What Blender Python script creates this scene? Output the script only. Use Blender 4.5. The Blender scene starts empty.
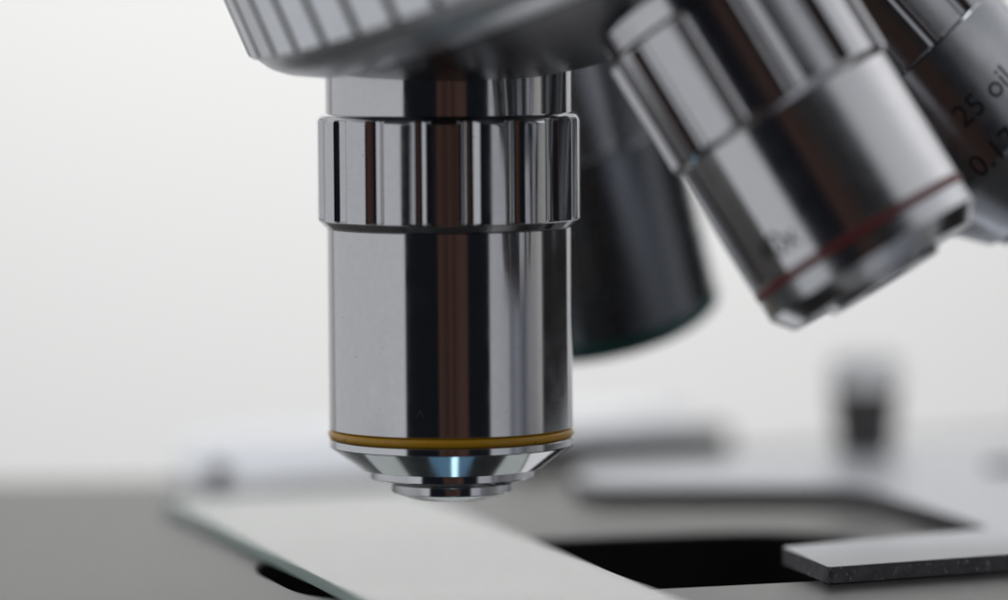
import bpy, bmesh, math, random
from mathutils import Vector, Matrix, noise

S = 0.001                       # everything below is written in millimetres
random.seed(4)
SC = bpy.context.scene
COL = SC.collection
R = math.radians

# ------------------------------------------------------------------ helpers
def tag(o, label=None, cat=None, group=None, kind=None):
    if label: o['label'] = label
    if cat: o['category'] = cat
    if group: o['group'] = group
    if kind: o['kind'] = kind
    return o

def link(name, bm, mats, parent=None, M=None, sharp=28):
    """one bmesh (in mm) becomes one mesh object (in metres)"""
    me = bpy.data.meshes.new(name)
    bmesh.ops.recalc_face_normals(bm, faces=bm.faces)
    for v in bm.verts: v.co *= S
    bm.to_mesh(me); bm.free()
    for m in (mats if isinstance(mats, (list, tuple)) else [mats]): me.materials.append(m)
    for p in me.polygons: p.use_smooth = True
    me.set_sharp_from_angle(angle=R(sharp))
    o = bpy.data.objects.new(name, me); COL.objects.link(o)
    if parent: o.parent = parent
    if M is not None: o.matrix_basis = M
    return o

def chamfered(prof, c=0.07):
    """small turned edge at every corner of a lathe profile"""
    out = [prof[0]]
    for a, b, d in zip(prof, prof[1:], prof[2:]):
        va = Vector((a[0]-b[0], a[1]-b[1])); vd = Vector((d[0]-b[0], d[1]-b[1]))
        k = min(c, va.length*.35, vd.length*.35)
        if va.length < 1e-6 or vd.length < 1e-6 or va.angle(vd) > R(172): out.append(b); continue
        va.normalize(); vd.normalize()
        out.append((b[0]+va.x*k, b[1]+va.y*k)); out.append((b[0]+vd.x*k, b[1]+vd.y*k))
    out.append(prof[-1])
    return out

def lathe(prof, n=128, rfun=None, bm=None, c=0.07, cap=True):
    """turn (radius, z) pairs round the local z axis; rfun(angle, radius, index) may groove it"""
    bm = bm or bmesh.new()
    prof = chamfered(prof, c) if c else prof
    rings = []
    for j, (r, z) in enumerate(prof):
        if r < 1e-6:
            rings.append([bm.verts.new((0, 0, z))]); continue
        ring = []
        for i in range(n):
            a = 2*math.pi*i/n
            rr = rfun(a, r, z) if rfun else r
            ring.append(bm.verts.new((rr*math.sin(a), -rr*math.cos(a), z)))
        rings.append(ring)
    for p, q in zip(rings, rings[1:]):
        for i in range(n):
            k = (i+1) % n
            if len(p) == 1 and len(q) == 1: continue
            if len(p) == 1: bm.faces.new((p[0], q[i], q[k]))
            elif len(q) == 1: bm.faces.new((p[i], p[k], q[0]))
            else: bm.faces.new((p[i], p[k], q[k], q[i]))
    if cap:
        for ring in (rings[0], rings[-1]):
            if len(ring) > 1: bm.faces.new(ring)
    return bm

def fluted(prof, flutes, land, depth, shift=0.0, c=0.05, grime_shade=False):
    """a turned grip with shallow hollow flutes cut along it: turned lands between them"""
    prof = chamfered(prof, c)
    half = (1-land)/2; G = 8
    ph = [(-half+2*half*i/G, 1-(2*i/G-1)**2) for i in range(G+1)] + [(half+land*(i+1)/5, 0) for i in range(4)]
    bm = bmesh.new(); rings = []
    rmax = max(r for r, z in prof)
    zz = [z for r, z in prof if r > rmax-.25]; z0, z1 = min(zz)-.1, max(zz)+.1
    fine = []
    for a, b in zip(prof, prof[1:]):
        m = 1 if abs(a[1]-b[1]) < 1 or min(a[0], b[0]) < rmax-.1 else 40
        fine += [(a[0]+(b[0]-a[0])*i/m, a[1]+(b[1]-a[1])*i/m) for i in range(m)]
    prof = fine+[prof[-1]]
    ends = [z1-.26, z1-.36, z0+.2, z0+.3]          # crisp ends of the flutes
    for e in ends:
        for i in range(len(prof)-1):
            (ra, za), (rb, zb) = prof[i], prof[i+1]
            if min(za, zb)+.004 < e < max(za, zb)-.004:
                prof.insert(i+1, (ra+(rb-ra)*(e-za)/(zb-za), e)); break
    for r, z in prof:
        ring = []
        for f in range(flutes):
            for u, d in ph:
                a = 2*math.pi*(f+u)/flutes + shift
                k = max(0, min(1, (z1-.26-z)/.10, (z-z0-.2)/.10))   # the flutes run out before the ends
                rr = min(r, rmax-depth*d*k)
                ring.append(bm.verts.new((rr*math.sin(a), -rr*math.cos(a), z)))
        rings.append(ring)
    n = len(rings[0])
    for p, q in zip(rings, rings[1:]):
        for i in range(n):
            k = (i+1) % n
            f = bm.faces.new((p[i], p[k], q[k], q[i]))
            if grime_shade and i % len(ph) < G and z0+.3 < (p[i].co.z+q[i].co.z)/2 < z1-.3: f.material_index = 1
    bm.faces.new(rings[0]); bm.faces.new(rings[-1])
    return bm

def prism(poly, z0, z1, bevel=0.0, seg=2, bm=None):
    bm = bm or bmesh.new()
    lo = [bm.verts.new((x, y, z0)) for x, y in poly]
    f = bm.faces.new(lo)
    e = bmesh.ops.extrude_face_region(bm, geom=[f])
    up = [v for v in e['geom'] if isinstance(v, bmesh.types.BMVert)]
    for v in up: v.co.z = z1
    bmesh.ops.recalc_face_normals(bm, faces=bm.faces)
    if bevel:
        bmesh.ops.bevel(bm, geom=list(bm.edges), offset=bevel, segments=seg, profile=.5, affect='EDGES', clamp_overlap=True)
    return bm

def rounded(poly, rads, seg=8):
    """round the corners of a polygon"""
    out = []; n = len(poly)
    for i in range(n):
        r = rads[i] if isinstance(rads, (list, tuple)) else rads
        p = Vector(poly[i]); a = Vector(poly[i-1])-p; b = Vector(poly[(i+1) % n])-p
        if r <= 0: out.append((p.x, p.y)); continue
        k = min(r, a.length*.48, b.length*.48)
        s, e = p+a.normalized()*k, p+b.normalized()*k
        for j in range(seg+1):
            t = j/seg
            q = s*(1-t)**2 + p*2*t*(1-t) + e*t*t
            out.append((q.x, q.y))
    return out

# ------------------------------------------------------------------ materials
def mat(name):
    m = bpy.data.materials.new(name); m.use_nodes = True
    nt = m.node_tree; b = nt.nodes['Principled BSDF']
    return m, nt, b

def N(nt, t, **kw):
    n = nt.nodes.new(t)
    for k, v in kw.items():
        if k.startswith('i_'): n.inputs[k[2:].replace('_', ' ')].default_value = v
        else: setattr(n, k, v)
    return n

def metal(name, col, rough, rvar=.03, lathe_marks=0.0, grain=0.0, aniso=0.0, dirt=0.0):
    m, nt, b = mat(name); L = nt.links.new
    b.inputs['Metallic'].default_value = 1
    tc = N(nt, 'ShaderNodeTexCoord')
    n1 = N(nt, 'ShaderNodeTexNoise'); n1.inputs['Scale'].default_value = 420; n1.inputs['Detail'].default_value = 5
    L(tc.outputs['Object'], n1.inputs['Vector'])
    mr = N(nt, 'ShaderNodeMapRange'); mr.inputs['From Min'].default_value = .3; mr.inputs['From Max'].default_value = .7
    mr.inputs['To Min'].default_value = max(.01, rough-rvar); mr.inputs['To Max'].default_value = rough+rvar
    L(n1.outputs['Fac'], mr.inputs['Value']); L(mr.outputs['Result'], b.inputs['Roughness'])
    mx = N(nt, 'ShaderNodeMix', data_type='RGBA')
    mx.inputs['A'].default_value = (*[c*(1-dirt) for c in col], 1); mx.inputs['B'].default_value = (*col, 1)
    n2 = N(nt, 'ShaderNodeTexNoise'); n2.inputs['Scale'].default_value = 1500; n2.inputs['Detail'].default_value = 6
    L(tc.outputs['Object'], n2.inputs['Vector']); L(n2.outputs['Fac'], mx.inputs['Factor']); L(mx.outputs['Result'], b.inputs['Base Color'])
    prev = None
    if lathe_marks:
        mp = N(nt, 'ShaderNodeMapping'); mp.inputs['Scale'].default_value = (1, 1, 60)
        L(tc.outputs['Object'], mp.inputs['Vector'])
        n3 = N(nt, 'ShaderNodeTexNoise'); n3.inputs['Scale'].default_value = 160; n3.inputs['Detail'].default_value = 3
        L(mp.outputs['Vector'], n3.inputs['Vector'])
        bp = N(nt, 'ShaderNodeBump'); bp.inputs['Strength'].default_value = lathe_marks; bp.inputs['Distance'].default_value = .00001
        L(n3.outputs['Fac'], bp.inputs['Height']); prev = bp
    if grain:
        n4 = N(nt, 'ShaderNodeTexNoise'); n4.inputs['Scale'].default_value = 3500; n4.inputs['Detail'].default_value = 3
        L(tc.outputs['Object'], n4.inputs['Vector'])
        bp = N(nt, 'ShaderNodeBump'); bp.inputs['Strength'].default_value = grain; bp.inputs['Distance'].default_value = .00004
        L(n4.outputs['Fac'], bp.inputs['Height'])
        if prev: L(prev.outputs['Normal'], bp.inputs['Normal'])
        prev = bp
    if prev: L(prev.outputs['Normal'], b.inputs['Normal'])
    if aniso:
        tg = N(nt, 'ShaderNodeTangent', direction_type='RADIAL', axis='Z')
        L(tg.outputs['Tangent'], b.inputs['Tangent'])
        b.inputs['Anisotropic'].default_value = aniso; b.inputs['Anisotropic Rotation'].default_value = .25
    return m

def paint(name, col, rough, var=.12, scale=600, bump=0.0, bscale=2500, spec=.5, metallic=0.0):
    m, nt, b = mat(name); L = nt.links.new
    b.inputs['Roughness'].default_value = rough; b.inputs['Specular IOR Level'].default_value = spec
    b.inputs['Metallic'].default_value = metallic
    tc = N(nt, 'ShaderNodeTexCoord')
    n1 = N(nt, 'ShaderNodeTexNoise'); n1.inputs['Scale'].default_value = scale; n1.inputs['Detail'].default_value = 5
    L(tc.outputs['Object'], n1.inputs['Vector'])
    mx = N(nt, 'ShaderNodeMix', data_type='RGBA')
    mx.inputs['A'].default_value = (*[c*(1-var) for c in col], 1); mx.inputs['B'].default_value = (*[min(1, c*(1+var)) for c in col], 1)
    L(n1.outputs['Fac'], mx.inputs['Factor']); L(mx.outputs['Result'], b.inputs['Base Color'])
    if bump:
        n2 = N(nt, 'ShaderNodeTexNoise'); n2.inputs['Scale'].default_value = bscale; n2.inputs['Detail'].default_value = 4
        L(tc.outputs['Object'], n2.inputs['Vector'])
        bp = N(nt, 'ShaderNodeBump'); bp.inputs['Strength'].default_value = bump; bp.inputs['Distance'].default_value = .00012
        L(n2.outputs['Fac'], bp.inputs['Height']); L(bp.outputs['Normal'], b.inputs['Normal'])
    return m

def glass(name, col, rough=0.0):
    m, nt, b = mat(name)
    b.inputs['Base Color'].default_value = (*col, 1); b.inputs['Roughness'].default_value = rough
    b.inputs['Transmission Weight'].default_value = 1; b.inputs['IOR'].default_value = 1.52
    return m
CHROME = metal('polished_chrome', (.63, .63, .645), .135, .028, lathe_marks=.16, dirt=.10, aniso=.92)
GRIP = metal('grip_chrome', (.60, .60, .62), .14, .03, lathe_marks=.0, dirt=.12, aniso=.9)
TIPSOFT = metal('worn_tip_chrome', (.56, .57, .59), .20, .04, dirt=.12)
TIP = metal('tip_chrome', (.66, .67, .69), .11, .03, lathe_marks=.10, dirt=.08, aniso=.6)
SATIN = metal('satin_alloy', (.74, .755, .785), .33, .05, grain=.05, dirt=.08)
GRIME_SHADE = metal('grimy_shaded_groove', (.085, .066, .066), .45, .05, dirt=.3)  # brownish dirt and the shade inside the grooves, both in one colour
DOME = metal('dark_turned_alloy', (.115, .117, .127), .30, .04, lathe_marks=.1, dirt=.08)
GREYOBJ = metal('grey_chrome', (.36, .375, .40), .28, .04, dirt=.08)
BLACKOBJ = metal('black_chrome', (.22, .235, .26), .26, .03, dirt=.1)
SATINOBJ = metal('satin_chrome', (.34, .35, .37), .22, .04, lathe_marks=.1, dirt=.08, aniso=.8)
HOLDER = paint('grey_anodised', (.50, .51, .535), .36, .06, bump=.06, bscale=1800, metallic=.4)
EDGE = paint('worn_cut_edge', (.12, .115, .125), .48, .65, scale=700, bump=.8, bscale=900, metallic=.4)
STAGE = paint('stage_black', (.055, .053, .049), .31, .10, scale=220, bump=.03, bscale=5000, spec=.235)
STAGE.node_tree.nodes['Principled BSDF'].inputs['Specular Tint'].default_value = (1, .965, .92, 1)
MATT = paint('matt_black', (.006, .006, .007), .75, .1, spec=.15)
YELLOW = paint('yellow_lacquer', (.66, .345, .014), .30, .10, scale=900)
RED = paint('red_lacquer', (.17, .020, .020), .38, .10)
GREEN = paint('green_lacquer', (.004, .075, .062), .35, .10)
def flecks(m, scale, lo, hi, col):
    nt = m.node_tree; b = nt.nodes['Principled BSDF']; src = b.inputs['Base Color'].links[0].from_socket
    tc = N(nt, 'ShaderNodeTexCoord'); n = N(nt, 'ShaderNodeTexNoise'); n.inputs['Scale'].default_value = scale; n.inputs['Detail'].default_value = 4
    nt.links.new(tc.outputs['Object'], n.inputs['Vector'])
    mr = N(nt, 'ShaderNodeMapRange'); mr.inputs['From Min'].default_value = lo; mr.inputs['From Max'].default_value = hi
    nt.links.new(n.outputs['Fac'], mr.inputs['Value'])
    mx = N(nt, 'ShaderNodeMix', data_type='RGBA'); nt.links.new(mr.outputs['Result'], mx.inputs['Factor'])
    nt.links.new(src, mx.inputs['A']); mx.inputs['B'].default_value = (*col, 1); nt.links.new(mx.outputs['Result'], b.inputs['Base Color'])
flecks(EDGE, 2300, .60, .72, (.38, .38, .40))
flecks(CHROME, 2600, .70, .76, (.30, .30, .31))
flecks(GRIP, 2600, .69, .75, (.28, .27, .27))
flecks(YELLOW, 1400, .66, .76, (.34, .16, .02))
INK = paint('engraved_ink', (.012, .012, .013), .6, .1, spec=.2)
SCUFF = paint('scuffed_metal', (.05, .05, .052), .6, .2)
KNOB = paint('knob_black', (.075, .072, .07), .45, .2)
ACRYL = paint('milky_plastic', (.93, .93, .94), .45, .02)
ACRYL.node_tree.nodes['Principled BSDF'].inputs['Transmission Weight'].default_value = .55
GREYP = paint('grey_plastic', (.40, .40, .41), .5, .1)
STREAK = paint('shade_streak_grey', (.20, .20, .205), .5, .1)  # tone stands in for a dark streak of shade on the carriage
CARR = paint('pale_grey_paint', (.74, .75, .78), .42, .05)
WALL = paint('wall_paint', (.80, .80, .795), .9, .02, scale=6, spec=.1)

GLASS, gnt, gb = mat('frosted_glass')
gb.inputs['Base Color'].default_value = (.66, .70, .68, 1); gb.inputs['Roughness'].default_value = .06
gb.inputs['Transmission Weight'].default_value = .92; gb.inputs['IOR'].default_value = 1.44
GROUND = paint('ground_glass_edge', (.62, .77, .72), .35, .06)
LENS = glass('lens_glass', (.55, .62, .75))

# ------------------------------------------------------------------ objectives
def frame(shoulder, ax, lean):
    """local frame of an objective: z' points back up the tube, -y' faces the camera side"""
    d = Vector((math.tan(R(ax)), -math.tan(R(lean)), -1)).normalized()
    Z = -d; Y = (Vector((0, 1, 0)) - Z*Z.y).normalized(); X = Y.cross(Z)
    M = Matrix(((X.x, Y.x, Z.x), (X.y, Y.y, Z.y), (X.z, Y.z, Z.z))).to_4x4()
    M.translation = Vector(shoulder)*S
    return M, d

NOSE_AT = Vector((13.25, -5.0, 62.0))
turret = bpy.data.objects.new('revolving_nosepiece', None); COL.objects.link(turret)
turret.location = NOSE_AT*S
tag(turret, 'tilted silver microscope turret with ribbed ring, carrying four objective lenses above the stage', 'microscope nosepiece')
INV = Matrix.Translation(-NOSE_AT*S)

def lettering(words, size, rad, theta, z, shifts, name, parent, material=INK, lift=.012, rows=1.45):
    """letters wrapped round a barrel of radius rad, first line's middle at (theta, z)"""
    bm = bmesh.new()
    for k, w in enumerate(words):
        cu = bpy.data.curves.new('t', 'FONT'); cu.body = w; cu.size = size; cu.align_x = 'LEFT'; cu.resolution_u = 4
        ob = bpy.data.objects.new('t', cu); COL.objects.link(ob)
        dg = bpy.context.evaluated_depsgraph_get()
        me = bpy.data.meshes.new_from_object(ob.evaluated_get(dg))
        t = bmesh.new(); t.from_mesh(me)
        bmesh.ops.subdivide_edges(t, edges=[e for e in t.edges if e.calc_length() > .35], cuts=2)
        idx = {}
        for v in t.verts:
            a = theta + shifts[k] + v.co.x/rad; zz = z + v.co.y - k*size*rows
            idx[v] = bm.verts.new(((rad+lift)*math.sin(a), -(rad+lift)*math.cos(a), zz))
        for f in t.faces:
            try: bm.faces.new([idx[v] for v in f.verts])
            except ValueError: pass
        t.free()
        bpy.data.objects.remove(ob); bpy.data.curves.remove(cu); bpy.data.meshes.remove(me)
    return link(name, bm, material, parent, sharp=80)

def objective(label, M, body, grip, flutes, land, depth, shift, ring, ringmat, nose, lens_r, lens_z, mats, text=None):
    bodym, gripm, nosem = mats
    o = link('objective_lens', lathe(body, 160), bodym, turret, INV @ M)
    tag(o, label)
    link('knurled_grip', fluted(grip, flutes, land, depth, shift), gripm, o, sharp=20)
    if ring: link('colour_ring', lathe(ring, 128, c=.12), ringmat, o)
    link('lens_mount', lathe(nose, 160, c=.045), nosem, o, sharp=14)
    link('front_lens', lathe([(lens_r, lens_z+.3), (lens_r, lens_z), (0, lens_z-.12)], 48, c=0), LENS, o)
    if text:
        lettering(*text, 'engraved_text', o)
    return o

# main objective: vertical, in focus.  local z = 0 at the shoulder (world z 40.8)
SH = 40.8
def L_(z): return z-SH
M0, _ = frame((-.08, 0, SH), 0, 0)
main = objective('upright chrome objective lens with a thin yellow ring, pointing down at the glass slide', M0,
    [(9.356, 2.5), (10.424, 2.5), (10.424, L_(37.4)), (9.763, L_(37.4)), (9.763, L_(28.3)), (10.373, L_(28.3)), (10.373, L_(11.25)), (9.916, L_(11.25)), (9.916, L_(10.4)), (8.136, L_(10.4))],
    [(10.170, L_(38.0)), (10.475, L_(38.0)), (10.882, L_(37.8)), (11.116, L_(37.35)), (11.116, L_(28.95)), (10.526, L_(28.35)), (10.170, L_(28.35))],
    17, .54, .60, R(-12),
    [(9.865, L_(11.22)), (10.170, L_(11.22)), (10.394, L_(11.0)), (10.434, L_(10.8)), (10.394, L_(10.55)), (10.170, L_(10.4)), (9.865, L_(10.4))], YELLOW,
    [(8.136, L_(10.38)), (10.373, L_(10.38)), (10.373, L_(9.75)), (7.577, L_(7.75)), (6.966, L_(7.75)), (6.966, L_(7.05)), (5.441, L_(6.55)), (5.136, L_(6.55)), (5.136, L_(5.8)), (3.559, L_(5.2)), (2.237, L_(5.2)), (1.932, L_(5.5))],
    1.9, L_(5.5), (CHROME, GRIP, TIP))

lettering(['^'], 1.5, 10.38, R(-15.5), 12.6-SH, [0], 'scratch_mark', main, SCUFF)

# the objective with the red ring: leans right and a little towards the viewer
def from_grip(pt, ax, lean, back=12.3):
    M, d = frame(pt, ax, lean)
    return frame(Vector(pt)-d*back, ax, lean)[0]
M1 = from_grip((27.15, -19, 38.25), 31.0, 9.0)
objective('tilted chrome objective lens with a red ring, nearest the viewer', M1,
    [(8.6, 3.5), (9.7, 3.5), (9.7, -1.9), (9.2, -1.9), (9.2, -12.3), (9.62, -12.3), (9.62, -23.7), (9.2, -23.7), (9.2, -24.5), (8, -24.5)],
    [(9.4, -1.6), (9.8, -1.6), (10.1, -2.0), (10.1, -11.8), (9.7, -12.35), (9.4, -12.35)],
    13, .56, .78, R(9),
    [(9.1, -23.65), (9.5, -23.7), (9.64, -23.85), (9.64, -24.15), (9.5, -24.4), (9.1, -24.45)], RED,
    [(8, -24.4), (9.55, -24.4), (9.55, -26.1), (9.1, -26.7), (8.3, -27.7), (5.4, -27.7), (4.9, -28.3), (2.4, -28.3), (2.0, -28.0)],
    2.0, -28.0, (CHROME, GRIP, TIPSOFT),
    text=(['40x'], 2.8, 9.62, R(-51), -22.3, [0]))

# the far objective, black with a green ring
M2 = from_grip((10.6, 33.0, 34.4), 13.5, -13.0)
objective('dark objective lens with a green ring, blurred behind the upright one', M2,
    [(8.6, 4), (9.6, 4), (9.6, -1.9), (9.2, -1.9), (9.2, -12.3), (9.75, -12.3), (9.75, -29.2), (9.4, -29.2), (9.4, -30.0), (8, -30.0)],
    [(9.4, -1.6), (9.7, -1.6), (9.95, -2.0), (9.95, -12.1), (9.8, -12.35), (9.4, -12.35)],
    14, .72, .45, 0,
    [(9.3, -29.15), (9.7, -29.15), (9.8, -29.4), (9.8, -30.3), (9.6, -30.5), (9.3, -30.5)], GREEN,
    [(8, -29.9), (9.5, -30.45), (8.9, -31.0), (5.4, -31.4), (5.0, -31.9), (2.6, -31.9), (2.2, -31.6)],
    2.2, -31.6, (BLACKOBJ, GREYOBJ, BLACKOBJ))

# the oil objective at the right edge
M3 = from_grip((39.6, 12.5, 41.9), 42.0, -2.0)
objective('steeply tilted satin objective lens engraved 25 oil, at the right edge', M3,
    [(8.6, 4), (9.6, 4), (9.6, -1.9), (9.2, -1.9), (9.2, -12.3), (9.65, -12.3), (9.65, -23.0), (9.0, -24.0), (5.6, -29.3), (5, -29.3)],
    [(9.4, -1.6), (9.5, -1.6), (9.7, -2.0), (9.7, -12.1), (9.5, -12.35), (9.4, -12.35)],
    14, .60, .5, R(14),
    None, None,
    [(4.6, -29.2), (5.0, -29.3), (4.6, -30.2), (3.4, -30.6), (2.0, -30.6), (1.7, -30.3)],
    1.7, -30.3, (SATINOBJ, SATINOBJ, SATINOBJ),
    text=(['25 oil', '0.17'], 2.85, 9.65, R(-4), -19.2, [R(-1), R(-12)]))

# the ribbed ring of the turret and the dome the lenses screw into
axT, awT = 23.0, 5.0
dT = Vector((math.sin(R(axT)), math.sin(R(awT)), -math.cos(R(axT)))).normalized()
ZT = -dT; YT = (Vector((0, 1, 0))-ZT*ZT.y).normalized(); XT = YT.cross(ZT)
MT = Matrix(((XT.x, YT.x, ZT.x), (XT.y, YT.y, ZT.y), (XT.z, YT.z, ZT.z))).to_4x4()
MT.translation = Vector((13.25, -5.0, 55.46))*S          # centre of the lower rim of the ribs
link('knurled_ring', fluted([(30.5, 15.0), (31.9, 15.0), (32.4, 14.4), (32.4, .35), (31.85, 0), (31.7, -.4), (31.2, -1.2), (30.1, -2.15), (28.3, -3.15), (27.4, -3.5), (27.2, -2.0), (27.2, 4)], 48, .80, .9, R(1.0), c=.15, grime_shade=True), [SATIN, GRIME_SHADE], turret, INV @ MT, sharp=20)
link('dome', lathe([(0, 15.0), (30.6, 15.0), (30.4, 8), (26.8, 7.5), (26.8, -3.6), (25, -4.6), (21.5, -6.45), (17.9, -8.2), (12, -10.5), (8.5, -11.4), (4, -12.0), (0, -12.1)], 160, c=.25), DOME, turret, INV @ MT)
link('turret_cap', lathe([(0, 20), (23, 20), (25.5, 18.5), (26.5, 15.02), (0, 15.02)], 96, c=.3), DOME, turret, INV @ MT)

# ------------------------------------------------------------------ the stage
ZS = -1.45                     # height of the stage's top face
stage = bpy.data.objects.new('microscope_stage', None); COL.objects.link(stage)
stage.location = (0, 0, ZS*S)
tag(stage, 'flat dark grey microscope stage plate with an oval opening under the glass slide', 'microscope stage')
u = Vector((math.cos(R(17)), math.sin(R(17)))); v = Vector((-u.y, u.x)); c0 = Vector((11.5, 7.2))
hole = rounded([tuple(c0+u*a+v*b) for a, b in ((-28.4, -18.6), (28.2, -17.7), (28.2, 17.7), (-28.4, 17.7))], [11, 12.3, 12.3, 17], 14)
outer = [(-66, -35), (112, -35), (112, 126), (77, 126), (-14, 77), (-66, 75)]
bm = bmesh.new()
def loop(pts, z): 
    vs = [bm.verts.new((x, y, z)) for x, y in pts]
    return vs, [bm.edges.new((vs[i], vs[(i+1) % len(vs)])) for i in range(len(vs))]
TH = 7.0
def offset(pts, c, k): return [tuple(Vector(c)+(Vector(p)-Vector(c))*(1+k/(Vector(p)-Vector(c)).length)) for p in pts]
holeo = offset(hole, c0, .25)
ov, oe = loop(outer, 0); hv, he = loop(holeo, 0)
bmesh.ops.triangle_fill(bm, edges=oe+he, use_beauty=True)
h2, _ = loop(hole, -.22); h3, _ = loop(hole, -TH)
o2, _ = loop(outer, -TH)
for a, b, mi in ((hv, h2, 0), (h2, h3, 1), (ov, o2, 0)):
    for i in range(len(a)):
        k = (i+1) % len(a)
        f = bm.faces.new((a[i], a[k], b[k], b[i])); f.material_index = mi
link('stage_plate', bm, [STAGE, MATT], stage)

CZ = Matrix.Translation((0, -5*S, 0))
link('substage_blocker', lathe([(0, -9.6), (4.2, -9.6), (4.6, -9.2), (13, -9.2), (15, -10.5), (15, -24), (0, -24)], 64, c=.2), MATT, stage, CZ)  # unseen black block, added to keep floor light off the lens tip

# ------------------------------------------------------------------ the glass slide
dl = Vector((.2755, -.9613)); pl = Vector((.9613, .2755))            # along the slide towards the viewer, across it
cl = Vector((-27.85, 49.8))                                            # far left corner
corners = [cl, cl+dl*90, cl+dl*90+pl*23.9, cl+pl*23.9]
bm = prism([tuple(p) for p in corners], ZS+.03, ZS+1.08, .09, 2)
for f in bm.faces:
    f.normal_update()
    if abs(f.normal.z) < .5 : f.material_index = 1
slide = link('glass_slide', bm, [GLASS, GROUND], sharp=10)
tag(slide, 'clear glass slide with pale green edges lying on the stage under the yellow ringed lens', 'microscope slide')

# ------------------------------------------------------------------ the slide holder
holder = bpy.data.objects.new('slide_holder', None); COL.objects.link(holder)
holder.location = (36*S, 10*S, ZS*S)
tag(holder, 'grey flat metal slide holder with two arms and a thumb screw, resting on the stage', 'slide holder')
HM = Matrix.Translation((-36*S, -10*S, 0))
poly = [(28.3, 5.8), (31.4, -8.3), (47.1, -0.6), (76.9, 13.6), (86.1, 32.1), (88.2, 97.8), (51.2, 94.7), (30.2, 79.8), (14.8, 73.7), (11.8, 70.6), (11.0, 60.3), (13.4, 54.4), (36.0, 52.6), (38.6, 50.2), (47.5, 18.1)]
rads = [.4, .5, 0, 3, 6, 6, 6, 6, 1.5, 2, 2, 1.5, 1.5, 1.5, 1.2]
bm = prism(rounded(poly, rads, 5), .06, 1.5, .10, 3)
for f in bm.faces:
    f.normal_update()
    if abs(f.normal.z) < .35: f.material_index = 1
link('clamp_plate', bm, [HOLDER, EDGE], holder, HM, sharp=10)
SM = Matrix.Translation(((41.0-36)*S, (83.9-10)*S, 1.5*S))
screw = link('thumb_screw', lathe([(0, 0), (2.7, 0), (2.9, .8), (3.4, 5.2), (3.5, 6.2), (3.5, 6.4), (0, 6.4)], 48, c=.1), KNOB, holder, SM)
link('screw_cap', lathe([(0, 6.42), (3.3, 6.42), (3.5, 6.8), (3.5, 9.2), (2.8, 9.9), (0, 10.0)], 48, c=.2), ACRYL, screw)
link('set_screw', lathe([(0, .02), (1.9, .02), (1.9, .5), (1.6, .7), (0, .7)], 32, c=.1), KNOB, holder, Matrix.Translation(((53.5-36)*S, (67.0-10)*S, 1.5*S)))

# ------------------------------------------------------------------ the carriage behind
carr = bpy.data.objects.new('stage_carriage', None); COL.objects.link(carr)
carr.location = (0, 75*S, ZS*S)
tag(carr, 'long pale grey carriage bar across the back of the stage, out of focus', 'stage carriage')
CM = Matrix.Translation((0, -75*S, 0))
bar = [(-26.3, 67.0), (9.1, 87.5), (24.5, 118.3), (-6.3, 106.0), (-28.4, 93.7)]
bm = bmesh.new()
lo = [bm.verts.new((x, y, .05)) for x, y in bar]
fr = Vector((-.5, .86))                                  # the front edge slopes back
up = [bm.verts.new((x+(fr.x*4.5 if i < 2 else 0), y+(fr.y*4.5 if i < 2 else 0), 3.0)) for i, (x, y) in enumerate(bar)]
bm.faces.new(lo); bm.faces.new(up)
for i in range(5):
    k = (i+1) % 5; bm.faces.new((lo[i], lo[k], up[k], up[i]))
bmesh.ops.recalc_face_normals(bm, faces=bm.faces)
bmesh.ops.bevel(bm, geom=list(bm.edges), offset=.25, segments=2, profile=.5, affect='EDGES')
link('carriage_bar', bm, [CARR], carr, CM, sharp=10)
link('shade_strip', prism([(5.5, 84.9), (28.1, 97.4), (27.1, 100.1), (4.5, 87.5)], .05, 2.7, .3, 2), STREAK, carr, CM)  # added strip, its dark tone stands in for the far lens's shade
link('clamp_screw', lathe([(0, -1.2), (1.1, -1.2), (1.1, .3), (.9, .5), (0, .5)], 32, c=.1), GREYP, carr,
     Matrix.Translation((-23.5*S, (68.0-75)*S, 1.6*S)) @ Matrix.Rotation(R(30), 4, 'Z') @ Matrix.Rotation(R(90), 4, 'X'))

# ------------------------------------------------------------------ the background
bm = bmesh.new()
bm.faces.new([bm.verts.new(p) for p in ((-360, 520, -260), (330, 520, -260), (330, 520, 330), (-360, 520, 330))])
bw = prism([(-360, 520), (330, 520), (330, 528), (-360, 528)], -260, 330); bm.free()
wall = link('backdrop', bw, WALL)
tag(wall, 'plain off white background', kind='structure')

# ------------------------------------------------------------------ light: the room round the microscope, a substage lamp and added fills
W = bpy.data.worlds.new('World'); SC.world = W; W.use_nodes = True
nt = W.node_tree; nt.nodes.clear(); L = nt.links.new
out = N(nt, 'ShaderNodeOutputWorld'); bg = N(nt, 'ShaderNodeBackground'); L(bg.outputs[0], out.inputs[0])
tc = N(nt, 'ShaderNodeTexCoord'); sep = N(nt, 'ShaderNodeSeparateXYZ'); L(tc.outputs['Generated'], sep.inputs[0])
neg = N(nt, 'ShaderNodeMath', operation='MULTIPLY'); L(sep.outputs['Y'], neg.inputs[0]); neg.inputs[1].default_value = -1
at = N(nt, 'ShaderNodeMath', operation='ARCTAN2'); L(sep.outputs['X'], at.inputs[0]); L(neg.outputs[0], at.inputs[1])
az = N(nt, 'ShaderNodeMapRange'); L(at.outputs[0], az.inputs['Value'])
az.inputs['From Min'].default_value = -math.pi; az.inputs['From Max'].default_value = math.pi
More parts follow.
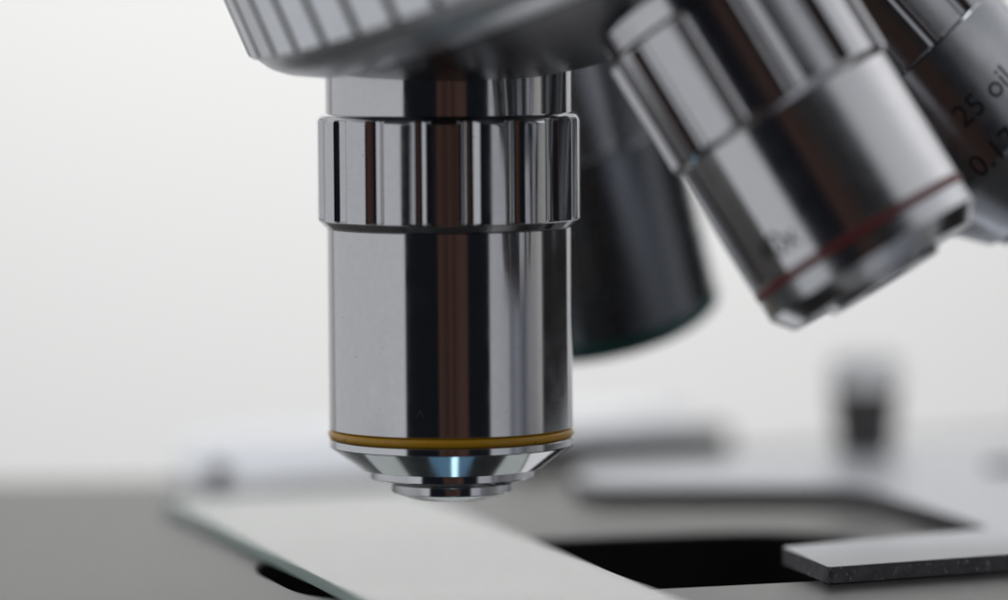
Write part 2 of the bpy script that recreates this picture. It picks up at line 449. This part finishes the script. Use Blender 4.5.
def ramp(stops):
    r = N(nt, 'ShaderNodeValToRGB'); L(az.outputs['Result'], r.inputs['Fac']); e = r.color_ramp.elements
    while len(e) > 1: e.remove(e[-1])
    for i, (a, c) in enumerate(stops):
        p = (a+180)/360
        el = e[0] if i == 0 else e.new(p)
        el.position = p; el.color = (*(c if isinstance(c, tuple) else (c, c, c*1.02)), 1)
    return r
K = (.008, .009, .012)
BR = (.062, .036, .028); BD = (.034, .019, .017)
low = ramp([(-180, .72), (-147, .72), (-145, .33), (-140, .36), (-138, (.57, .58, .60)), (-42.5, (.58, .59, .61)), (-41, K), (-11, K), (-9, BR), (-2, BD), (1, BR), (4, BD), (9, BR), (16, BR), (18, K), (37, K), (39.5, (.44, .45, .48)), (56, (.38, .39, .42)), (60, (.17, .175, .20)), (66, (.24, .25, .29)), (74, (.11, .115, .135)), (80, (.25, .25, .265)), (88, (.30, .30, .30)), (96, (.44, .44, .42)), (98, (.06, .06, .07)), (101, .015), (145, .015), (147, .72)])
high = ramp([(-180, .75), (-130, .62), (-45, .60), (-36, .015), (38, .015), (56, .75), (75, 1.05), (150, 1.05), (170, .75)])
el = N(nt, 'ShaderNodeMapRange', interpolation_type='SMOOTHSTEP'); L(sep.outputs['Z'], el.inputs['Value'])
el.inputs['From Min'].default_value = .16; el.inputs['From Max'].default_value = .34
m1 = N(nt, 'ShaderNodeMix', data_type='RGBA'); L(el.outputs['Result'], m1.inputs['Factor']); L(low.outputs['Color'], m1.inputs['A']); L(high.outputs['Color'], m1.inputs['B'])
el2 = N(nt, 'ShaderNodeMapRange', interpolation_type='SMOOTHSTEP'); L(sep.outputs['Z'], el2.inputs['Value'])
el2.inputs['From Min'].default_value = .46; el2.inputs['From Max'].default_value = .66
m2 = N(nt, 'ShaderNodeMix', data_type='RGBA'); L(el2.outputs['Result'], m2.inputs['Factor']); L(m1.outputs['Result'], m2.inputs['A']); m2.inputs['B'].default_value = (.30, .315, .34, 1)
el3 = N(nt, 'ShaderNodeMapRange', interpolation_type='SMOOTHSTEP'); L(sep.outputs['Z'], el3.inputs['Value'])
el3.inputs['From Min'].default_value = -.95; el3.inputs['From Max'].default_value = -.82
m3 = N(nt, 'ShaderNodeMix', data_type='RGBA'); L(el3.outputs['Result'], m3.inputs['Factor']); m3.inputs['A'].default_value = (.20, .20, .20, 1); L(m2.outputs['Result'], m3.inputs['B'])
L(m3.outputs['Result'], bg.inputs['Color']); bg.inputs['Strength'].default_value = 1.0

def area(name, loc, aim, sx, sy, watts, col, disk=False, spread=180):
    l = bpy.data.lights.new(name, 'AREA'); l.energy = watts; l.color = col; l.spread = R(spread)
    l.shape = 'DISK' if disk else 'RECTANGLE'; l.size = sx*S
    if not disk: l.size_y = sy*S
    o = bpy.data.objects.new(name, l); COL.objects.link(o); o.location = Vector(loc)*S
    o.rotation_euler = (Vector(aim)-Vector(loc)).to_track_quat('-Z', 'Y').to_euler()
    return o
area('backdrop_fill', (-25, 190, 190), (-10, 520, 0), 300, 150, 1.27, (1, .992, .975))  # added fill without a known source, brightens the backdrop
area('overhead_fill', (40, 175, 430), (20, 90, 0), 220, 160, 1.1, (.97, .985, 1))  # made-up overhead fill that lifts the carriage, holder and screw cap
area('substage_lamp', (0, -3, -10.6), (0, -3, 0), 10, 10, .00005, (.30, .62, 1.0), disk=True, spread=90)
area('tip_streak_fill', (.6, -2, -10.4), (.6, -2, 0), 1.2, 13, .00006, (.62, .85, 1.0), spread=90)  # added strip light, shaped to lay a bright streak on the tip

# ------------------------------------------------------------------ camera
phi, roll, D = R(4.26), R(.44), 432.0
fwd = Vector((0, math.cos(phi), -math.sin(phi)))
pos = Vector((4.5, 0, 22))-fwd*D
r0 = Vector((1, 0, 0)); u0 = r0.cross(fwd)
r = r0*math.cos(roll)-u0*math.sin(roll); up = r.cross(fwd)
cd = bpy.data.cameras.new('Camera'); cam = bpy.data.objects.new('Camera', cd); COL.objects.link(cam)
Mc = Matrix(((r.x, up.x, -fwd.x), (r.y, up.y, -fwd.y), (r.z, up.z, -fwd.z))).to_4x4(); Mc.translation = pos*S
cam.matrix_world = Mc
cd.sensor_width = 36; cd.lens = 36*5098/1008
cd.clip_start = .01; cd.clip_end = 20
cd.dof.use_dof = True; cd.dof.focus_distance = (D-6)*S; cd.dof.aperture_fstop = cd.lens/21.0
cd.dof.aperture_blades = 0
SC.camera = cam

SC.view_settings.view_transform = 'Standard'; SC.view_settings.look = 'None'
SC.view_settings.exposure = 0; SC.view_settings.gamma = 1; SC.view_settings.use_curve_mapping = False
SC.render.engine = 'CYCLES'
cy = SC.cycles
cy.max_bounces = 16; cy.glossy_bounces = 8; cy.transmission_bounces = 12
cy.use_denoising = True
try: cy.denoiser = 'OPENIMAGEDENOISE'
except Exception: pass
cy.sample_clamp_indirect = 6
